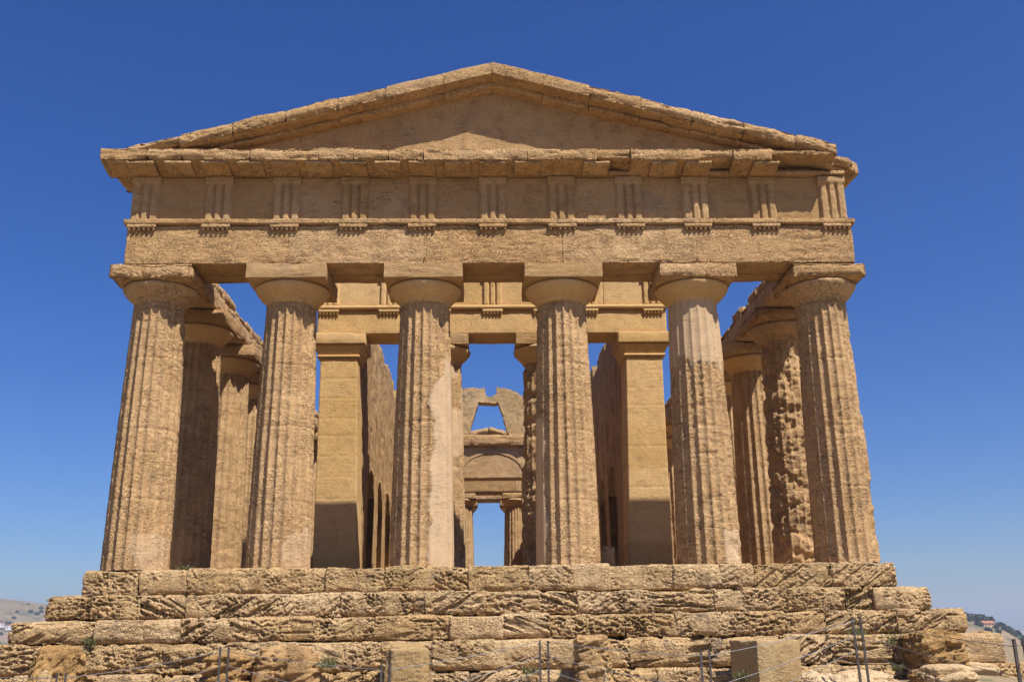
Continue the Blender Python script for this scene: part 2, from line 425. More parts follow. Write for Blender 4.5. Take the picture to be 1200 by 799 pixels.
def right_gouge(TH, Z, P):
    a = (TH-math.pi*1.5)
    return -0.07*sstep(0.3, 0.9, a)*sstep(-0.25, 0.3, fbm(P*2.4, 4, 41))*sstep(2.3, 1.5, Z)-0.05*sstep(0.9, 1.3, a)*sstep(-0.1, 0.35, fbm(P*2.0, 3, 42))
fronts = [(0.10, rep_small(0.15, 0.75, 21), 0.93, 0.030, 0.07, None), (0.05, rep_small(0.3, 0.9, 23), 0.91, 0.008, 0.015, None), (0.12, rep_col3, 0.90, 0.006, 0.01, None),
          (0.08, rep_col4, 0.90, 0.006, 0.01, None), (0.15, rep_col5, 0.90, 0.016, 0.05, right_gouge), (0.18, None, 0.86, 0.030, 0.08, right_gouge)]
for i, x in enumerate(XS):
    hv, rp, abh, abr, abc, ex = fronts[i]
    make_column(x, 0, 'front%d' % i, 11+i*7, 160, 210, hv, rp, abh, abr, abc, ech_amp=0.05 if i in (0, 5) else 0.012, extra=ex)
dy = LEN/13
k = 0
for j in range(1, 13):
    for s in (-1, 1):
        if s == 1 and j == 1:
            make_column(7.75, dy, 'worn', 91, 160, 160, 0.95, None, 0.88, 0.03, 0.08, ech_amp=0.05)
        elif j <= 4:
            make_column(s*7.75, j*dy, 'near%d%d' % (s, j), 200+j*3+s, 120, 110, 0.12, None, 0.89, 0.015, 0.04)
        else:
            make_column(s*7.75, j*dy, 'far%d' % (k % 3), 300+(k % 3)*5, 100, 60, 0.1, None, 0.89, 0.02, 0.05); k += 1
for x in XS: make_column(x, LEN, 'far%d' % (k % 3), 0); k += 1
# the columns in antis, front porch and rear porch
make_column(-1.42, 5.2, 'porch_a', 401, 160, 130, 0.1, lambda TH, Z, P: 0.9*sstep(0.0, 0.1, fbm(P*0.9, 3, 77)+0.15), 0.80, 0.008, 0.015, scale=0.95)
make_column(1.42, 5.2, 'porch_b', 407, 160, 130, 0.9, None, 0.80, 0.008, 0.015, scale=0.95)
for s in (-1, 1):
    c_ = make_column(s*1.53, 36.2, 'opis%d' % s, 411+s, 100, 80, 0.1, None, 0.80, 0.02, 0.05)
    c_.scale = (0.95, 0.95, 0.967)

# ---- stepped base: every course one part, blocks and joints inside its mesh
def course(acc, x0, x1, y0, y1, z0, z1, seed, h, lens, strata, pit, chip, rnd=0.05, along='x', rep_p=0.08, amp=0.035):
    rng = random.Random(seed); a = x0 if along == 'x' else y0; end = x1 if along == 'x' else y1
    while a < end-0.01:
        L = rng.uniform(*lens)
        if end-(a+L) < lens[0]*0.6: L = end-a
        j = 0.0
        tt = rng.uniform(-0.02, 0.02); sm = rng.random() < rep_p
        kw = dict(rnd=rnd, amp=amp*(0.5 if sm else 1), seed=rng.randint(1, 9999), freq=1.8, strata=0 if sm else strata*rng.uniform(0.4, 1.2), ang=rng.choice((-0.5, -0.35, 0.45, 0.6, 0.1, 0.0, 0.55)), pit=0.2*pit if sm else pit*rng.uniform(0.5, 1.2), chip=chip*rng.uniform(0.6, 1.5))
        kw['pitf'] = rng.uniform(8.5, 14); kw['cut'] = (0.55, 0.32); kw['sf'] = rng.uniform(11, 20); kw['jf'] = rng.choice((0.3, 0.6, 0.8)); kw['sharp'] = True
        off = rng.uniform(0, 0.05)
        if along == 'x':
            rough(acc, (a+j, y0+off, z0-0.01), (a+L-j, y1, z1+tt), h, **kw, hs=(h, h*2.2, h), jx=True)
        else:
            if x0 < 0: rough(acc, (x0+off, a+j, z0-0.01), (x1, a+L-j, z1+tt), h, **kw, hs=(h*1.5, h, h))
            else: rough(acc, (x0, a+j, z0-0.01), (x1-off, a+L-j, z1+tt), h, **kw, hs=(h*1.5, h, h))
        a += L
# (half width, front y, top, bottom)
TIERS = [(8.50, -0.88, 0.0, -0.50, 8.42), (9.00, -1.28, -0.53, -0.98, 8.90), (9.52, -1.68, -1.01, -1.44, 9.42), (10.05, -2.08, -1.47, -2.00, 9.9), (10.5, -2.40, -2.03, -2.60, 10.3)]
for i, (hw, yf, zt, zb, hwr) in enumerate(TIERS):
    A = Acc()
    hx = 0.016
    course(A, -hw, hwr, yf, yf+0.95, zb-0.04, zt, 50+i, hx, (0.6, 1.7) if i < 3 else (0.6, 1.6), (0.045, 0.085, 0.09, 0.075, 0.075)[i], (0.045, 0.08, 0.08, 0.07, 0.065)[i], (0.05, 0.06, 0.06, 0.08, 0.08)[i], amp=0.05, rnd=0.045)
    for s in (-1, 1):
        xo = hw if s < 0 else hwr
        x0, x1 = (-xo, -xo+0.95) if s < 0 else (xo-0.95, xo)
        course(A, x0, x1, yf+0.96, 6.0, zb-0.04, zt-0.005, 70+i+s, 0.05, (1.0, 2.2), 0.05, 0.04, 0.06, along='y')
        course(A, x0, x1, 6.02, LEN-yf-0.96, zb-0.04, zt-0.005, 80+i+s, 0.16, (1.2, 2.4), 0.03, 0.03, 0.06, along='y')
    course(A, -hw, hwr, LEN-yf-0.95, LEN-yf, zb-0.04, zt, 90+i, 0.16, (1.0, 2.3), 0.04, 0.04, 0.06)
    A.build('stone_step', M['step'], T)
A = Acc(); rough(A, (-8.0, -0.3, -2.9), (8.0, LEN+0.3, -0.03), 0.6, 0.02, 0.02, 5)
A.build('temple_floor', M['ent'], T)

# ---- front entablature
def blocks_x(acc, cuts, y0, y1, z0, z1, h, seed, **kw):
    for i in range(len(cuts)-1):
        rough(acc, (cuts[i]+0.001, y0+0.002*(i % 3), z0), (cuts[i+1]-0.001, y1, z1+0.0015*(i % 2)), h, seed=seed, hs=(h, h*2, h), jx=True, **kw)
A = Acc()
cuts = [-8.38, -4.7, -1.6, 1.6, 4.7, 8.38]
blocks_x(A, cuts, -0.83, -0.02, 6.75, 7.70, 0.03, 500, rnd=0.01, amp=0.018, freq=4, strata=0.020, pit=0.012, chip=0.02)
blocks_x(A, cuts, 0.02, 0.52, 6.75, 7.66, 0.08, 520, rnd=0.01, amp=0.018, freq=3, strata=0.01, pit=0.01, chip=0.02)
ARC = A.build('architrave', M['ent'], T)
A = Acc(); blocks_x(A, [-8.46, -5.2, -1.7, 1.5, 4.8, 8.46], -0.91, -0.1, 7.705, 7.835, 0.03, 540, rnd=0.012, amp=0.012, freq=6, pit=0.006, chip=0.012)
A.build('taenia', M['ent'], ARC)
TX = [-8.05, -6.37, -4.80, -3.22, -1.64, 0.0, 1.61, 3.20, 4.77, 6.37, 8.03]
def regula(x, y, parent, seed, w=0.62, zt=7.703):
    A = Acc(); rough(A, (x-w/2, y-0.075, zt-0.085), (x+w/2, y+0.02, zt), 0.025, 0.006, 0.006, seed, 8, chip=0.006)
    rng = random.Random(seed)
    for g in range(6):
        if rng.random() < 0.08: continue
        gx = x-w/2+w*(g+0.5)/6
        n = 8; th = np.linspace(0, 2*math.pi, n, endpoint=False)
        V = np.concatenate([np.stack([gx+r_*np.cos(th), y-0.035+r_*np.sin(th), np.full(n, z_)], 1) for r_, z_ in ((0.026, zt-0.083), (0.036, zt-0.150), (0.0005, zt-0.152))])
        k = np.arange(n); k2 = (k+1) % n
        A.add(V, np.concatenate([np.stack([k2, k, n+k, n+k2], 1), np.stack([n+k2, n+k, 2*n+k, 2*n+k2], 1)]))
    return A.build('regula', M['ent'], parent)
for i, x in enumerate(TX): regula(x, -0.83, ARC, 600+i, 0.66)
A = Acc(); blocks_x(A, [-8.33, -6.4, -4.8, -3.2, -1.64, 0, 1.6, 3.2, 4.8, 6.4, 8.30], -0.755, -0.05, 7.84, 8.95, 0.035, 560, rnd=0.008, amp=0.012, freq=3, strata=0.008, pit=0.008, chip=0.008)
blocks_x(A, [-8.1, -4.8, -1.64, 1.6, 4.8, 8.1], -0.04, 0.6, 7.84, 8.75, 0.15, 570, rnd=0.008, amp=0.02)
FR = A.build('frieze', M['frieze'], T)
def triglyph(x, y, parent, seed, w=0.62, z0=7.84, z1=8.93, wear=0.5, nzr=36):
    # profile across x: half groove, bar, groove, bar, groove, bar, half groove
    u = np.linspace(0, 1, 43); g = 0.075
    X = x-w/2+u*w
    dep = np.zeros_like(u)
    def vg(c, hw): return np.clip(1-np.abs(u-c)/hw, 0, 1)
    dep = np.maximum.reduce([vg(0.0, 0.09), vg(0.345, 0.075), vg(0.655, 0.075), vg(1.0, 0.09)])
    z = np.linspace(z0, z1, nzr)
    Z, D = np.meshgrid(z, dep, indexing='ij'); XX = np.tile(X, (nzr, 1))
    cap = (Z > z1-0.17)
    P = np.stack([XX.ravel(), np.zeros(XX.size), Z.ravel()], 1)+seed*1.7
    wr = sstep(0.0, 0.5, fbm(P*2.2, 3, seed)).reshape(Z.shape)*wear
    Y = y+np.where(cap, -0.02, g*D*(1-0.6*wr))
    Y = Y+(0.02*wr+0.012*fbm(P*9, 3, seed+1).reshape(Z.shape))
    V = np.stack([XX.ravel(), Y.ravel(), Z.ravel()], 1)
    n = len(u)
    q = (np.arange(nzr-1)[:, None]*n+np.arange(n-1)[None, :]).ravel()
    fc = np.stack([q, q+1, q+n+1, q+n], 1)
    # back rim: close sides and top to the wall
    idx = np.concatenate([np.arange(n), np.arange(1, nzr)*n+n-1, (nzr-1)*n+np.arange(n-2, -1, -1), np.arange(nzr-2, 0, -1)*n])
    B = V[idx].copy(); B[:, 1] = y+0.12
    m_ = len(idx); a = np.arange(m_); b = (a+1) % m_
    fc2 = np.stack([idx[b], idx[a], len(V)+a, len(V)+b], 1)
    A = Acc(); A.add(np.concatenate([V, B]), np.concatenate([fc, fc2]))
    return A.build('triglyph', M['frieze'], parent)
wears = [0.6, 1.0, 0.2, 0.2, 0.4, 0.3, 0.9, 0.2, 0.3, 0.5, 0.8]
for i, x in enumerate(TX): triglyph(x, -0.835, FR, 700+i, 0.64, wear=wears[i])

# ---- horizontal cornice
A = Acc()
rng = random.Random(5)
# cornice slabs: fascia in front, underside stepping up towards the wall
cc = [-8.95, -7.9, -7.1, -6.3, -5.55, -4.8, -4.0, -3.2, -2.4, -1.6, -0.8, 0.0, 0.8, 1.6, 2.4, 3.2, 4.0, 4.8, 5.6, 6.5, 7.3, 7.98]
def soffit(V):
    V = V.copy(); lowr = np.clip((9.2-V[:, 2])/0.1, 0, 1); V[:, 2] -= lowr*0.13*np.clip((V[:, 1]+1.43)/0.6, 0, 1); return V
for i in range(len(cc)-1):
    a, b = cc[i], cc[i+1]
    yo = rng.uniform(0, 0.03)
    ch = 0.03; yo *= 0.5
    if a < -5.8 or a > 4.6: ch = 0.06
    zb = 9.06+rng.uniform(0, 0.02)
    if i in (14, 17): zb += 0.08; yo += 0.06
    if i in (19, 20): zb += 0.13; yo += 0.03
    rough(A, (a+0.001, -1.43+yo, zb), (b-0.001, -0.62, 9.375+rng.uniform(-0.02, 0.015)), 0.026, 0.018, 0.022, 800, 3.2, 0.03, 0.0, 0.022, 9, ch, hs=(0.026, 0.035, 0.026), jx=True, warp=soffit)
rough(A, (-8.42, -0.90, 8.955), (8.36, -0.60, 9.06), 0.04, 0.01, 0.008, 860, 3, chip=0.01)          # bed moulding
rough(A, (-8.40, -0.60, 8.955), (8.30, 0.88, 9.42), 0.14, 0.01, 0.02, 861, 3)  # unseen backing, made taller and deeper to throw shade on the flank column
# returns at the broken corners
rough(A, (-8.93, -1.40, 8.98), (-8.30, 0.30, 9.33), 0.03, 0.03, 0.05, 870, 2.5, 0.03, 0.3, 0.03, 8, 0.12)
rough(A, (7.80, -0.72, 9.00), (8.82, 0.45, 9.52), 0.03, 0.16, 0.08, 871, 2.2, 0.04, 0.3, 0.03, 8, 0.16)
COR = A.build('cornice', M['ent'], T)
mc = sorted(TX+[(TX[i]+TX[i+1])/2 for i in range(10)])
for i, x in enumerate(mc):
    if i in (14, 17, 19, 20, 12): continue
    mut = lambda V: np.stack([V[:, 0], V[:, 1], V[:, 2]-0.13*np.clip((V[:, 1]+1.43)/0.6, 0, 1)], 1)
    A = Acc(); rough(A, (x-0.31, -1.37, 9.005+0.006*(i % 3)), (x+0.31, -0.89, 9.085), 0.04, 0.008, 0.010, 880+i, 4, chip=0.012, warp=mut)
    A.build('mutule', M['ent'], COR)

# ---- gable: recessed wall and sloping cornice
SL = 0.262; AP = 11.65
def gable_wall(y0, y1, name, seed, zb=9.33, z_ap=11.45, hw=8.0, h=0.05):
    n = int(2*hw/h); nzr = 22
    X = np.linspace(-hw, hw, n); t = np.linspace(0, 1, nzr)
    top = np.maximum(zb+0.02, z_ap-np.abs(X)*SL)
    Z = zb+(top-zb)[None, :]*t[:, None]; XX = np.tile(X, (nzr, 1))
    P = np.stack([XX.ravel(), np.zeros(XX.size), Z.ravel()], 1)
    # ashlar joints
    d = 0.012*fbm(P*2.5, 4, seed)
    row = np.floor((Z.ravel()-zb)/0.5); zz = (Z.ravel()-zb) % 0.5
    d = d-0.012*np.exp(-(zz/0.02)**2)
    V = np.stack([XX.ravel(), y0-d, Z.ravel()], 1); W = V.copy(); W[:, 1] = y1
    q = (np.arange(nzr-1)[:, None]*n+np.arange(n-1)[None, :]).ravel()
    f1 = np.stack([q, q+1, q+n+1, q+n], 1); f2 = f1[:, ::-1]+len(V)
    tt = (nzr-1)*n+np.arange(n-1); f3 = np.stack([tt, tt+1, tt+1+len(V), tt+len(V)], 1)
    A = Acc(); A.add(np.concatenate([V, W]), np.concatenate([f1, f2, f3]))
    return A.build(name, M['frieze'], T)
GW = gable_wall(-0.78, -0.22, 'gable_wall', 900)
def slope(V, ap=0.0):
    V = V.copy(); V[:, 2] -= np.abs(V[:, 0])*SL; return V
for s in (-1, 1):
    A = Acc()
    ends = [0, 1.15, 2.5, 3.6, 4.8, 6.0, 7.2] if s < 0 else [0, 1.2, 2.3, 3.5, 4.7, 5.9, 7.1, 8.05]
    for i in range(len(ends)-1):
        a, b = ends[i]+0.001, ends[i+1]-0.001
        lo, hi = (a, b) if s > 0 else (-b, -a)
        ro = 1.0 if ends[i] > 3.4 else (0.6 if ends[i] > 2.2 else 0.15)
        th = 0.32+0.03*ro
        rough(A, (lo, -1.42+0.006*(i % 3), AP-th), (hi, -0.30, AP), 0.026, 0.015, 0.010+0.026*ro, 920+s, 3.0, 0.04*ro, 0.05, 0.03*ro, 8, 0.01+0.07*ro, hs=(0.026, 0.05, 0.026), warp=slope, jx=True)
        rough(A, (lo, -1.06+0.02*(i % 2), AP-0.46), (hi, -0.70, AP-th+0.01), 0.04, 0.01, 0.01+0.012*ro, 940+s, 3.0, chip=0.02*ro+0.005, warp=slope, jx=True)
    if s < 0:
        rough(A, (-8.45, -1.36, AP-0.24), (-6.95, -0.35, AP+0.015), 0.03, 0.03, 0.045, 955, 2.4, 0.05, 0.1, 0.03, 8, 0.12, warp=slope)
        rough(A, (-8.75, -1.34, AP-0.20), (-8.2, -0.2, AP+0.03), 0.03, 0.06, 0.06, 957, 2.6, 0.04, 0.1, 0.03, 8, 0.14, warp=slope)
    else:
        rough(A, (7.85, -0.95, AP-0.42), (8.60, 0.15, AP+0.0), 0.03, 0.14, 0.06, 958, 2.4, 0.05, 0.1, 0.04, 8, 0.16, warp=slope)
    A.build('raking_cornice', M['ent'], T)

# ---- flank architraves (the frieze above them has fallen)
for s in (-1, 1):
    A = Acc(); B = Acc()
    for j in range(13):
        y0, y1 = 0.84 if j == 0 else j*dy, (j+1)*dy
        h = 0.04 if j < 4 else 0.14
        x0, x1 = (-8.36, -7.12) if s < 0 else (7.12, 8.36)
        rough(A, (x0, y0+0.005, 6.752), (x1, y1-0.005, 7.28), h, 0.015, 0.03, 1000+j*2+s, 2.5, 0.03, 0.0, 0.025, 9, 0.06, hs=(h*2, h, h))
        rng = random.Random(j*7+s)
        yy = y0
        while yy < y1-0.05:
            L = min(rng.uniform(0.7, 1.5), y1-yy)
            rough(B, (x0+0.04, yy+0.008, 7.30), (x1-0.06 if s < 0 else x1, yy+L-0.008, 7.56+rng.uniform(-0.10, 0.10)), h, 0.03, 0.03, rng.randint(1, 999), 3, 0.03, 0.0, 0.025, 9, 0.08, hs=(h*2, h, h))
            yy += L
    a_ = A.build('architrave', M['col'], T); B.build('broken_course', M['col'], a_)

# ---- porch: end pillars, inner entablature
for s in (-1, 1):
    rng = random.Random(3+s)
    A = Acc(); z = 0.0; i = 0
    def tap(V, s=s):
        V = V.copy(); f_ = 1.0
        t = np.clip((V[:, 0]*s-3.60)/1.16, 0, 1)
        V[:, 0] += s*(0.17*(1-t)+0.03*t)*V[:, 2]/6.0; return V
    lo, hi = (3.60, 4.76) if s > 0 else (-4.76, -3.60)
    rough(A, (lo, 4.62, 0.0), (hi, 5.75, 6.05), 0.035, 0.008, 0.012, 1100, 2.5, pit=0.006, warp=tap)
    zj = [0.0]
    while zj[-1] < 6.0: zj.append(zj[-1]+rng.uniform(0.44, 0.62))
    Vp = A.V[0]; row = np.searchsorted(zj, Vp[:, 2]); tr = np.array([rng.uniform(-1, 1) for _ in range(20)])
    A.T[0] = tr[row]; near = np.min(np.abs(Vp[:, 2:3]-np.array(zj)[None, :]), axis=1)
    Vp[:, 1] += 0.009*(near < 0.016)*(Vp[:, 1] < 4.8)*(fbm(Vp*1.5, 2, 5) > -0.15)
    an = A.build('corner_pillar', M['smooth'], T)
    A = Acc()
    lo, hi = (3.74, 4.84) if s > 0 else (-4.84, -3.74)
    rough(A, (lo-0.04, 4.56, 6.06), (hi+0.04, 5.80, 6.13), 0.05, 0.01, 0.005, 1150)
    def cav(V, s=s):
        V = V.copy(); t = np.clip((V[:, 2]-6.13)/0.28, 0, 1)**1.6
        cxm = s*4.32; V[:, 0] = cxm+(V[:, 0]-cxm)*(1+0.30*t); V[:, 1] = 5.18+(V[:, 1]-5.18)*(1+0.20*t); return V
    rough(A, (lo, 4.60, 6.132), (hi, 5.76, 6.41), 0.05, 0.004, 0.006, 1151, warp=cav)
    rough(A, (lo-0.2, 4.44, 6.412), (hi+0.2, 5.92, 6.742), 0.04, 0.008, 0.008, 1152, 4, chip=0.02)
    A.build('pillar_capital', M['smooth'], an)
A = Acc(); blocks_x(A, [-4.93, -1.42, 1.42, 4.98], 4.66, 5.70, 6.75, 7.47, 0.05, 1200, rnd=0.008, amp=0.008, freq=3, chip=0.01, pit=0.004)
PA = A.build('architrave', M['smooth'], T)
A = Acc(); rough(A, (-4.98, 4.58, 7.475), (5.02, 5.6, 7.60), 0.05, 0.008, 0.006, 1210, 5, chip=0.01); A.build('taenia', M['smooth'], PA)
A = Acc(); blocks_x(A, [-4.9, -3.2, -1.6, 0, 1.6, 3.2, 4.94], 4.72, 5.35, 7.605, 8.55, 0.06, 1220, rnd=0.008, amp=0.008, freq=3, chip=0.01)
PF = A.build('frieze', M['smooth'], T)
for i, x in enumerate([-4.62, -2.92, -1.45, 0.02, 1.47, 2.75, 4.62]):
    o = regula(x, 4.66, PA, 1230+i, 0.58, 7.473); o.data.materials[0] = M['smooth']
    o = triglyph(x, 4.65, PF, 1240+i, 0.56, 7.606, 8.54, 0.2, 20); o.data.materials[0] = M['smooth']

# ---- cella side walls with round-headed openings
def side_wall(s, y0, y1):
    xi, xo = (s*3.72, s*4.66)
    rng = random.Random(8+s); A = Acc()
    ys = []
    openings = [(8.5+2.62*k, 0.80) for k in range(6)]
    y = y0
    samples = []
    step = 0.06
    for yy in np.arange(y0, y1, step):
        samples.append((yy, 0.0))
    out = []
    for yy, _ in samples:
        zb = 0.0
        for c, hw in openings:
            if abs(yy-c) < hw: zb = 2.75+math.sqrt(max(0, hw*hw-(yy-c)**2))
        out.append((yy, zb))
    pts = []
    for i, (yy, zb) in enumerate(out):
        if i and (zb > 0) != (out[i-1][1] > 0):
            edge = yy if zb > 0 else yy
            if zb > 0: pts.append((yy-0.001, 0.0))
            pts.append((yy, max(zb, 2.76) if zb > 0 else 2.76)) if zb > 0 else pts.extend([(yy, 2.76), (yy+0.001, 0.0)])
        else: pts.append((yy, zb))
    tops = []; lvl = 7.9; nxt = y0
    for yy, zb in pts:
        if yy >= nxt:
            nxt = yy+rng.uniform(0.5, 1.3); lvl = 7.95+rng.choice((-0.45, 0.0, 0.0, 0.25, -0.2))
            if yy < y0+0.7: lvl = 7.0
        tops.append(lvl+0.06*rng.uniform(-1, 1))
    nzr = 60; n = len(pts)
    Yv = np.array([p[0] for p in pts]); Zb = np.array([p[1] for p in pts]); Zt = np.array(tops)
    t = np.linspace(0, 1, nzr)
    Z = Zb[None, :]+(Zt-Zb)[None, :]*t[:, None]; YY = np.tile(Yv, (nzr, 1))
    P = np.stack([np.zeros(Z.size), YY.ravel(), Z.ravel()], 1)+s*3.1
    zz = (Z.ravel()) % 0.52; rw = np.floor(Z.ravel()/0.52)
    yj = (YY.ravel()+0.45*(rw % 2)) % 1.1
    d = 0.04*fbm(P*2.2, 4, 21)+0.03*sstep(0.1, 0.5, fbm(P*np.array((1, 2, 9.0)), 3, 23))
    d = d+0.02*np.exp(-(zz/0.03)**2)+0.02*np.exp(-(yj/0.03)**2)
    d = d+0.02*_h(rw.astype(int), np.floor((YY.ravel()+0.45*(rw % 2))/1.1).astype(int), rw.astype(int)*0, 9)
    V1 = np.stack([xi+s*d, YY.ravel(), Z.ravel()], 1); V2 = np.stack([np.full(Z.size, xo)-s*d, YY.ravel(), Z.ravel()], 1)
    q = (np.arange(nzr-1)[:, None]*n+np.arange(n-1)[None, :]).ravel()
    f1 = np.stack([q, q+1, q+n+1, q+n], 1); N = len(V1)
    b = np.arange(n-1); f3 = np.stack([b, b+1, b+1+N, b+N], 1)
    tt = (nzr-1)*n+np.arange(n-1); f4 = np.stack([tt, tt+1, tt+1+N, tt+N], 1)
    rws = np.arange(nzr-1)*n
    e0 = np.stack([rws, rws+n, rws+n+N, rws+N], 1); e1 = e0+n-1
    A.add(np.concatenate([V1, V2]), np.concatenate([f1, f1[:, ::-1]+N, f3, f4, e0, e1]))
    return A.build('inner_wall', M['ent'], T)
side_wall(-1, 5.76, 36.0); side_wall(1, 5.76, 36.0)

# ---- rear inner wall: tall opening, lunette, ledge, gable with a tapering window
Y = 30.0
rw = prism('rear_wall', [(-3.7, 0), (-1.75, 0), (-1.75, 6.52), (1.75, 6.52), (1.75, 0), (3.7, 0), (3.7, 8.2), (-3.7, 8.2)], Y, Y+0.9, M['step'], T)
arc = [(0.17+1.75*math.cos(R(a)), 6.75+1.22*math.sin(R(a))) for a in range(8, 173, 8)]
arc2 = [(0.17+1.62*math.cos(R(a)), 6.75+1.10*math.sin(R(a))) for a in range(172, 7, -8)]
prism('relieving_arch', arc+arc2, Y-0.075, Y+0.05, M['ent'], rw)
prism('lunette', [(-1.5, 6.56)]+[(0.17+1.60*math.cos(R(a)), 6.75+1.08*math.sin(R(a))) for a in range(172, 7, -8)]+[(1.75, 6.56)], Y-0.035, Y+0.1, M['col'], rw)
A = Acc(); blocks_x(A, [-3.7, -1.9, -0.95, 1.1, 2.2, 3.7], Y-0.35, Y+0.9, 8.22, 8.84, 0.08, 1300, rnd=0.03, amp=0.04, freq=2.5, strata=0.05, pit=0.04, chip=0.08)
A.build('ledge', M['ent'], rw)
gb = prism('rear_gable', [(-3.7, 8.85), (-1.12, 8.85), (-0.60, 10.66), (0.55, 10.66), (1.05, 8.85), (3.7, 8.85), (3.7, 9.9), (2.9, 10.2), (2.0, 10.9), (1.55, 11.2), (0.95, 11.45), (0.45, 11.5), (0.40, 11.15), (0.15, 10.98), (-0.1, 11.05), (-0.2, 11.45), (-1.0, 11.5), (-1.55, 11.4), (-2.3, 10.9), (-3.7, 10.0)], Y, Y+0.8, M['step'], rw, 0.06, 4, 0.22)
# ---- rear porch
for s in (-1, 1):
    A = Acc(); lo, hi = (3.60, 4.76) if s > 0 else (-4.76, -3.60)
    rough(A, (lo, 35.3, 0), (hi, 36.8, 6.5), 0.3, 0.01, 0.02, 1320+s); A.build('corner_pillar', M['ent'], T)
A = Acc(); blocks_x(A, [-4.9, -1.5, 1.5, 4.9], 35.5, 36.9, 6.53, 7.5, 0.1, 1330, rnd=0.02, amp=0.02, chip=0.03); RA = A.build('architrave', M['ent'], T)
# ---- rear front
A = Acc(); blocks_x(A, cuts, LEN-0.8, LEN+0.83, 6.752, 7.7, 0.12, 1340, rnd=0.02, amp=0.03, chip=0.03); A.build('architrave', M['ent'], T)
A = Acc(); blocks_x(A, [-8.3, -4, 0, 4, 8.3], LEN-0.7, LEN+0.75, 7.71, 8.9, 0.14, 1350, rnd=0.02, amp=0.03, chip=0.03); A.build('frieze', M['ent'], T)
A = Acc(); blocks_x(A, [-8.8, -5, -2, 2, 5, 8.8], LEN-0.6, LEN+1.4, 8.91, 9.32, 0.14, 1360, rnd=0.02, amp=0.03, chip=0.05); A.build('cornice', M['ent'], T)
gable_wall(LEN+0.2, LEN+0.8, 'gable_wall', 905, zb=9.30, z_ap=11.42, h=0.12)
for s in (-1, 1):
    A = Acc(); rough(A, (0 if s > 0 else -8.6, LEN-0.1, AP-0.38), (8.6 if s > 0 else 0, LEN+1.4, AP+0.03), 0.12, 0.03, 0.05, 1370+s, 2, 0.04, 0, 0.03, 6, 0.1, warp=slope); A.build('raking_cornice', M['ent'], T)

# ================================================================== GROUND
def ground_z(x, y):
    r = np.hypot(np.maximum(0, np.abs(x)-14), np.maximum(0, np.maximum(y-46, -30-y)))
    P = np.stack([x*0.3, y*0.3, x*0], 1)
    z = -2.78+0.10*fbm(P, 4, 3)
    z = z+0.55*np.exp(-(((x-8.5)/3.0)**2+((y+2.5)/2.2)**2))         # rise at the right corner
    z = z-22*sstep(6, 500, r)-10*sstep(300, 1500, r)
    return z+sstep(20, 400, r)*3*fbm(np.stack([x*0.01, y*0.01, x*0], 1), 4, 6)
n1, n2 = 220, 260
rad = np.concatenate([np.linspace(0.3, 30, 110), np.geomspace(30.5, 9000, 110)])
th = np.linspace(0, 2*math.pi, n2, endpoint=False)
RR, TT = np.meshgrid(rad, th, indexing='ij')
X = (RR*np.cos(TT)).ravel(); Yg = (RR*np.sin(TT)).ravel()-4
V = np.stack([X, Yg, ground_z(X, Yg)], 1)
q = np.arange(n1-1)[:, None]*n2; k_ = np.arange(n2)[None, :]; k2 = (k_+1) % n2
fc = np.stack([(q+k_).ravel(), (q+n2+k_).ravel(), (q+n2+k2).ravel(), (q+k2).ravel()], 1)
V = np.concatenate([V, [[0, -4, float(ground_z(np.array([0.]), np.array([-4.]))[0])]]])
fc = np.concatenate([fc, np.stack([np.full(n2, len(V)-1), k_.ravel(), k2.ravel(), k2.ravel()], 1)])
bmf = [tuple(f) if f[2] != f[3] else tuple(f[:3]) for f in fc.tolist()]
g = link('ground', V, bmf, M['ground'], smooth=True); tag(g, kind='structure')

# ---- far hills
def hill(name, cx_, cy_, rx, ry, zb, zt, seed, power=2.0, amp=0.08, n=120):
    u = np.linspace(-1, 1, n); A_, B_ = np.meshgrid(u, u, indexing='ij'); A_ = A_.ravel(); B_ = B_.ravel()
    r = np.hypot(A_, B_); pr = np.clip(1-r**power, 0, 1)
    P = np.stack([A_*3, B_*3, A_*0], 1)+seed
    Z = zb+(zt-zb)*(pr*(1+amp*3*fbm(P, 5, seed)*np.clip(pr*3, 0, 1)))
    Z = Z-30*(r > 0.99)
    V = np.stack([cx_+A_*rx, cy_+B_*ry, Z], 1)
    q = (np.arange(n-1)[:, None]*n+np.arange(n-1)[None, :]).ravel()
    o = link(name, V, np.stack([q, q+n, q+n+1, q+1], 1), M['hill'], smooth=True); tag(o, kind='structure'); return o, V
hl, HLV = hill('hill', -650, 1250, 330, 300, -40, 54, 2, 1.6, 0.03)
h2, H2V = hill('hill', -300, 1900, 700, 300, -40, 12, 5, 2, 0.05)
hr, HRV = hill('hill', 262, 640, 80, 130, -26, 5.5, 9, 5.0, 0.02)
h4, H4V = hill('hill', 520, 1500, 500, 300, -40, -6, 12, 2, 0.05)

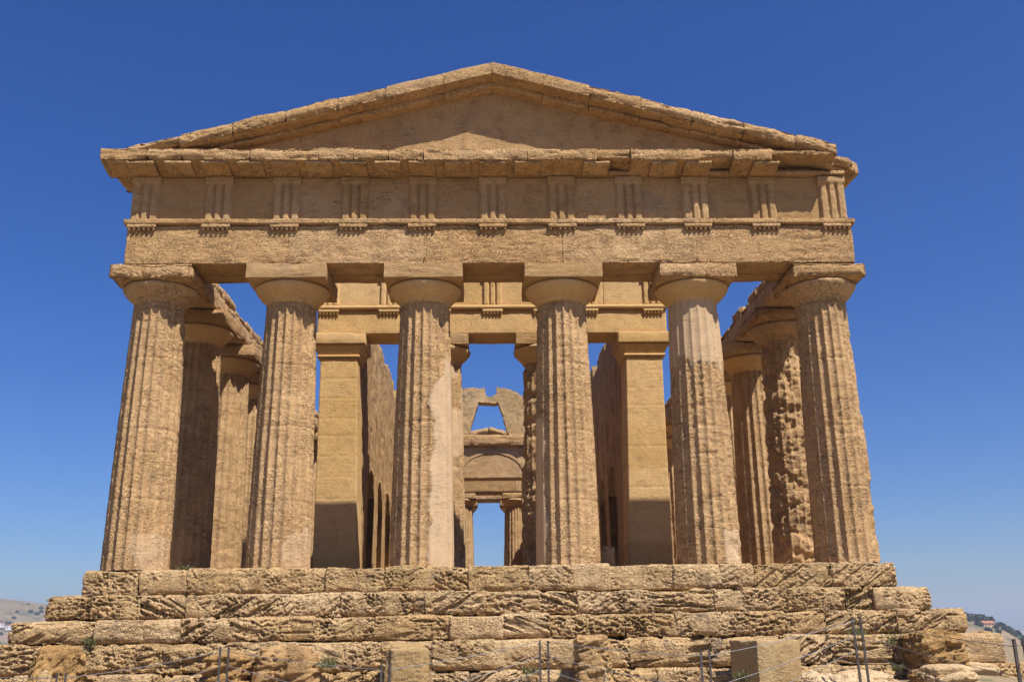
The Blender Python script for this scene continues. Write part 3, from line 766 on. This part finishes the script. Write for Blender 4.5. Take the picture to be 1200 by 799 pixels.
def clump_mesh(centers, seed, leaf=1.2):
    rng = np.random.default_rng(seed); V = []; Fq = []; n = 0
    for (x, y, z, r) in centers:
        k = int(60*r)
        d = rng.normal(size=(k, 3)); d /= np.linalg.norm(d, axis=1, keepdims=True)
        p = np.array((x, y, z+r*0.5))+d*(r*np.cbrt(rng.random((k, 1))))*np.array((1, 1, 0.7))
        a = rng.normal(size=(k, 3)); a /= np.linalg.norm(a, axis=1, keepdims=True)
        b = np.cross(a, rng.normal(size=(k, 3))); b /= np.linalg.norm(b, axis=1, keepdims=True)
        s = leaf*rng.uniform(0.5, 1, (k, 1))
        q = np.stack([p-a*s, p-b*s, p+a*s, p+b*s], 1).reshape(-1, 3)
        V.append(q); Fq.append(np.arange(4*k).reshape(-1, 4)+n); n += 4*k
    return np.concatenate(V), np.concatenate(Fq)
def top_at(HV, x, y):
    i = np.argmin((HV[:, 0]-x)**2+(HV[:, 1]-y)**2); return HV[i, 2]
rng = random.Random(4)
cl = []
for i in range(130):
    x = rng.uniform(205, 332); y = rng.uniform(540, 600)
    cl.append((x, y, top_at(HRV, x, y)-0.3, rng.uniform(1.5, 3.4)))
V, Fq = clump_mesh(cl, 3); o = link('far_woodland', V, Fq, M['leaf']); tag(o, 'dark distant trees along the crest of the hill at the right', 'trees', kind='stuff')
cl = []
for i in range(90):
    x = rng.uniform(-680, -520); y = rng.uniform(1060, 1230)
    if rng.random() < 0.6: y = 1110+(x+600)*0.1
    cl.append((x, y, top_at(HLV, x, y)-0.5, rng.uniform(1.2, 2.6)))
V, Fq = clump_mesh(cl, 5, 2.0); o = link('far_scrub', V, Fq, M['leaf']); tag(o, 'dark scrub scattered over the hazy hill at the left', 'scrub', kind='stuff')
cl = []
for i in range(40):
    p = at(rng.uniform(1140, 1215), 0, 250); x = p.x; y = 250+rng.uniform(-8, 8)
    cl.append((x, y, float(ground_z(np.array([x]), np.array([y]))[0]), rng.uniform(1.5, 3.0)))
V, Fq = clump_mesh(cl, 8, 0.7); o = link('valley_trees', V, Fq, M['leaf']); tag(o, 'row of dark trees in the valley beyond the right corner of the temple', 'trees', kind='stuff')

def house(loc, sx, sy, sz, label, cat, rot=0, rh=0.3, group=None, wall='white'):
    t = empty('farmhouse', loc); t.rotation_euler.z = rot; tag(t, label, cat, group)
    bm = bmesh.new(); bmesh.ops.create_cube(bm, size=1)
    for v in bm.verts: v.co = Vector((v.co.x*sx, v.co.y*sy, (v.co.z+0.5)*sz))
    me = bpy.data.meshes.new('wall'); bm.to_mesh(me); bm.free(); me.materials.append(M[wall]); o = bpy.data.objects.new('wall', me); COL.objects.link(o); o.parent = t
    e = 0.4; a, b = sx/2+e, sy/2+e; z = sz+0.02; hgt = sz*rh
    link('roof', [(-a, -b, z), (a, -b, z), (a, b, z), (-a, b, z), (-a, 0, z+hgt), (a, 0, z+hgt)], [(0, 1, 5, 4), (2, 3, 4, 5), (0, 4, 3), (1, 2, 5), (3, 2, 1, 0)], M['tile'], t)
    for k in range(3):
        x = -sx/2+sx*(k+0.5)/3
        link('window', [(x-0.5, -sy/2-0.03, sz*0.4), (x+0.5, -sy/2-0.03, sz*0.4), (x+0.5, -sy/2-0.03, sz*0.75), (x-0.5, -sy/2-0.03, sz*0.75), (x-0.5, -sy/2+0.05, sz*0.4), (x+0.5, -sy/2+0.05, sz*0.4), (x+0.5, -sy/2+0.05, sz*0.75), (x-0.5, -sy/2+0.05, sz*0.75)], [(0, 1, 2, 3), (4, 7, 6, 5), (0, 4, 5, 1), (1, 5, 6, 2), (2, 6, 7, 3), (3, 7, 4, 0)], M['steel'], t)
    return t
x = at(1156, 727, 560).x
house((x, 560, top_at(HRV, x, 560)-0.8), 7, 5, 2.2, 'low farmhouse with a red tiled roof among the trees on the right hill', 'house', 0.1, 0.6, wall='pale')
for i, (u, v, wd, lab) in enumerate(((3, 709, 9, 'white house at the left edge of the picture on the hazy hill'), (17, 711, 11, 'long white house halfway up the hazy left hill'))):
    x = at(u, v, 1100).x
    house((x, 1100, top_at(HLV, x, 1100)), wd, 7, 5, lab, 'house', 0.2, 0.2)
x = at(1183, 772, 230).x
house((x, 230, float(ground_z(np.array([x]), np.array([230.]))[0])), 5, 4, 3, 'small white farm building among trees in the valley at the right', 'house', 0.2, 0.2)

# ================================================================== LOOSE STONES
def rock(name, label, cat, c, size, seed, mat='rock', rnd=0.22, amp=0.14, strata=0.09, pit=0.05, rot=0.0, chip=0.07, ang=0.2, h=0.022, taper=0.0, tilt=0.0, freq=1.6):
    sx, sy, sz = size
    A = Acc()
    def wp(V):
        V = V.copy(); t = np.clip(V[:, 2]/sz, 0, 1)
        V[:, 0] *= 1-taper*t; V[:, 1] *= 1-taper*t; return V
    rough(A, (-sx/2, -sy/2, 0), (sx/2, sy/2, sz), h, min(rnd, min(size)*0.45), amp, seed, freq, strata, ang, pit, 9, chip, warp=wp, sharp=True, cut=(0.5, 0.3))
    o = A.build(name, M[mat]); o.location = c; o.rotation_euler = (0, tilt, rot); tag(o, label, cat); return o
def gz(x, y): return float(ground_z(np.array([x]), np.array([y]))[0])
def put(u0, u1, vt, Y, depth, sink=0.05, **k):
    a = at(u0, vt, Y); b = at(u1, vt, Y); x = (a.x+b.x)/2; z0 = gz(x, Y)-sink
    return dict(c=(x, Y+depth/2, z0), size=(abs(b.x-a.x), depth, a.z-z0), **k)
rock('boulder', 'brown weathered boulder at the lower left corner against the lowest steps', 'boulder', **put(22, 98, 759, -3.3, 0.8, seed=41, rot=0.1, ang=0.6, amp=0.16, taper=0.35))
rock('boulder', 'small pale pointed stone in front of the lower left boulder', 'boulder', **put(30, 62, 784, -3.9, 0.5, seed=43, mat='block', taper=0.5))
rock('boulder', 'brown hollowed stone behind the pair of posts left of centre', 'boulder', **put(234, 292, 764, -3.0, 0.7, seed=47, amp=0.14))
rock('boulder', 'long honey brown stone lying against the steps right of the left posts', 'boulder', **put(296, 372, 758, -2.75, 0.5, seed=52, amp=0.1, rnd=0.2))
rock('stone_block', 'smooth grey brown upright block just left of the centre of the steps', 'block', **put(450, 501, 754, -3.0, 0.7, seed=61, mat='block', rnd=0.16, amp=0.05, strata=0.0, pit=0.015, chip=0.08, rot=0.05))
rock('boulder', 'tall ochre stone with a dark left side right of the middle posts', 'boulder', **put(672, 720, 744, -3.0, 0.75, seed=67, rnd=0.1, amp=0.07, rot=-0.1, taper=0.1))
rock('boulder', 'tiny pale cone shaped stone in front of the tall ochre stone', 'boulder', **put(700, 722, 787, -4.6, 0.3, seed=69, mat='pale', taper=0.85, rnd=0.05, h=0.02, pit=0.01, strata=0.01, amp=0.03))
rock('stone_block', 'large squared grey brown block right of centre with a shaded left face', 'block', **put(872, 934, 749, -3.3, 0.9, seed=71, mat='block', rnd=0.03, amp=0.02, strata=0.0, pit=0.012, chip=0.03, rot=0.35))
rock('boulder', 'big ochre boulder under the right end of the steps', 'boulder', **put(1072, 1136, 738, -3.0, 1.1, seed=73, amp=0.14, strata=0.08))
rock('boulder', 'layered brown boulder standing alone beyond the right corner of the steps', 'boulder', **put(1143, 1174, 741, -1.6, 0.8, seed=79, amp=0.12, strata=0.09, ang=0.15))
rock('boulder', 'flat pale slab below the layered boulder at the far right', 'boulder', **put(1118, 1176, 776, -2.6, 0.9, seed=83, mat='pale', amp=0.1))
rock('boulder', 'pale pink slab between the big ochre boulder and the fence', 'boulder', **put(1090, 1150, 782, -4.0, 0.8, seed=85, mat='pale', amp=0.1))
rock('boulder', 'broad low pale rock at the foot of the tallest fence posts', 'boulder', **put(950, 1062, 790, -4.0, 1.3, seed=87, mat='pale', amp=0.12, strata=0.06))
rock('boulder', 'rounded ochre rock right of the broad low pale rock', 'boulder', **put(1078, 1128, 785, -3.7, 0.8, seed=89, amp=0.1))

A = Acc(); p_ = at(713.5, 660, 3.2); q_ = at(713.5, 638, 3.2)
rough(A, (-0.16, -0.16, 0), (0.16, 0.16, q_.z+0.03), 0.03, 0.08, 0.06, 97, 3, 0.04, 0.2, 0.03, 9, 0.05)
o = A.build('boulder', M['col']); o.location = (p_.x, 3.2, -0.03); tag(o, 'small rough stone stub on the temple floor just right of the fourth front column', 'boulder')
# grass tufts on the steps
def tuft(u, v, Y, r, seed, label, h=0.25):
    rng = np.random.default_rng(seed); k = 90; p = at(u, v, Y)
    V = []; Fq = []
    for i in range(k):
        a = rng.uniform(0, 6.28); rr = r*math.sqrt(rng.random()); bx, by = rr*math.cos(a), rr*math.sin(a)*0.5
        hh = h*rng.uniform(0.5, 1); lx, ly = rng.normal(0, 0.09, 2); w_ = 0.008; c, s_ = math.cos(a*3)*w_, math.sin(a*3)*w_
        V += [(bx-c, by-s_, 0), (bx+c, by+s_, 0), (bx+lx*.5+c*.7, by+ly*.5+s_*.7, hh*.6), (bx+lx*.5-c*.7, by+ly*.5-s_*.7, hh*.6), (bx+lx*1.3, by+ly*1.3, hh), (bx+lx*1.3+.002, by+ly*1.3, hh)]
        n = 6*i; Fq += [(n, n+1, n+2, n+3), (n+3, n+2, n+5, n+4)]
    o = link('grass_tuft', V, np.array(Fq), M['grass']); o.location = p; tag(o, label, 'grass', 'grass tufts growing from the joints of the steps')
tuft(385, 782, -2.55, 0.16, 1, 'green grass tuft on the lowest steps right of the long honey brown stone')
tuft(106, 757, -2.0, 0.10, 2, 'small green tuft in a crack of the steps near the left end', 0.2)
tuft(622, 789, -2.5, 0.16, 3, 'low green tuft just left of the middle fence posts', 0.16)
tuft(1050, 756, -2.0, 0.28, 4, 'widest green tuft, on the steps right of the tallest fence posts', 0.3)
tuft(1005, 745, -1.75, 0.14, 5, 'small green tuft on the steps just left of the widest tuft', 0.18)
tuft(872, 798, -4.0, 0.12, 6, 'green tuft at the foot of the large squared block', 0.22)
tuft(1052, 786, -3.2, 0.10, 7, 'tiny tuft below the big ochre boulder at the right', 0.15)
tuft(218, 669, -0.5, 0.10, 8, 'dry tuft on the temple floor between the two leftmost columns', 0.14)

# ================================================================== WIRE FENCE
FN = empty('wire_fence', (0, -4.5, -2.8))
tag(FN, 'low fence of paired grey steel posts and sagging wires in front of the steps', 'fence')
def bar(a, b, r, n=6, sag=0.0, segs=1):
    a = Vector(a); b = Vector(b); V = []; Fq = []
    d = (b-a).normalized(); up = Vector((0, 0, 1)) if abs(d.z) < 0.9 else Vector((1, 0, 0))
    s_ = d.cross(up).normalized(); t_ = s_.cross(d)
    for i in range(segs+1):
        t = i/segs; c = a.lerp(b, t)-Vector((0, 0, sag*4*t*(1-t)))
        for k in range(n):
            an = 2*math.pi*k/n; V.append(c+s_*math.cos(an)*r+t_*math.sin(an)*r)
    for i in range(segs):
        for k in range(n):
            k2 = (k+1) % n; Fq.append((i*n+k, i*n+k2, (i+1)*n+k2, (i+1)*n+k))
    return np.array([tuple(v) for v in V]), np.array(Fq)
def post(x, y, zt, w=0.045, lean=0.0):
    zb = gz(x, y)-0.2; A = Acc()
    # L-section steel angle
    pr = [(0, 0), (w, 0), (w, 0.006), (0.006, 0.006), (0.006, w), (0, w)]
    n = 6; V = [(px, py, zb) for px, py in pr]+[(px+lean, py, zt) for px, py in pr]
    Fq = [tuple(range(n))[::-1], tuple(range(n, 2*n))]+[(k, (k+1) % n, (k+1) % n+n, k+n) for k in range(n)]
    o = link('post', np.array(V)+np.array((x, y, 0))-np.array(FN.location), Fq, M['steel'], FN)
ST = [  # u, top v, wires v, Y
    (-150, 780, (785, 803, 820), -4.2), (72, 788, (794, 832, 862), -5.0), (263, 757, (763, 780, 797), -4.2), (452, 776, (784, 822, 852), -5.0),
    (637, 750, (751, 768, 785), -4.2), (826, 762, (768, 806, 838), -5.0), (1006, 722, (727, 745, 762), -4.4), (1194, 748, (757, 791, 825), -8.5), (1420, 770, (775, 812, 850), -12.0)]
for i, (u, vt, wv, Yp) in enumerate(ST):
    p = at(u, vt, Yp); gap = 0.055 if Yp > -8 else 0.05
    post(p.x-gap-0.03, p.y, p.z, 0.036, -0.04 if i == 6 else 0); post(p.x+gap, p.y, p.z-0.005, 0.036, -0.04 if i == 6 else 0)
for i in range(len(ST)-1):
    (u0, t0, w0, Y0), (u1, t1, w1, Y1) = ST[i], ST[i+1]
    for a, b in zip(w0, w1):
        p = at(u0, a, Y0); q_ = at(u1, b, Y1); p.x += 0.07; q_.x -= 0.07
        V, Fq = bar(p, q_, 0.0055, 5, 0.035, 14)
        link('wire', V-np.array(FN.location), Fq, M['wire'], FN, smooth=True)

# ================================================================== HAZE
bm = bmesh.new(); bmesh.ops.create_cube(bm, size=1)
lo = Vector((-4000, -200, -75)); hi = Vector((4000, 4000, 80))
for v in bm.verts: v.co = Vector(((lo.x+hi.x)/2+v.co.x*(hi.x-lo.x), (lo.y+hi.y)/2+v.co.y*(hi.y-lo.y), (lo.z+hi.z)/2+v.co.z*(hi.z-lo.z)))
me = bpy.data.meshes.new('haze'); bm.to_mesh(me); bm.free()
hm = bpy.data.materials.new('haze'); hm.use_nodes = True; n = hm.node_tree.nodes
n.remove(n['Principled BSDF']); pv = n.new('ShaderNodeVolumePrincipled'); pv.inputs['Color'].default_value = (0.80, 0.87, 1.0, 1)
pv.inputs['Density'].default_value = 0.0003; pv.inputs['Anisotropy'].default_value = 0.2
hm.node_tree.links.new(pv.outputs[0], n['Material Output'].inputs['Volume'])
me.materials.append(hm); hz = bpy.data.objects.new('haze', me); COL.objects.link(hz); tag(hz, 'thin blue haze over the valley', None, None, 'stuff')
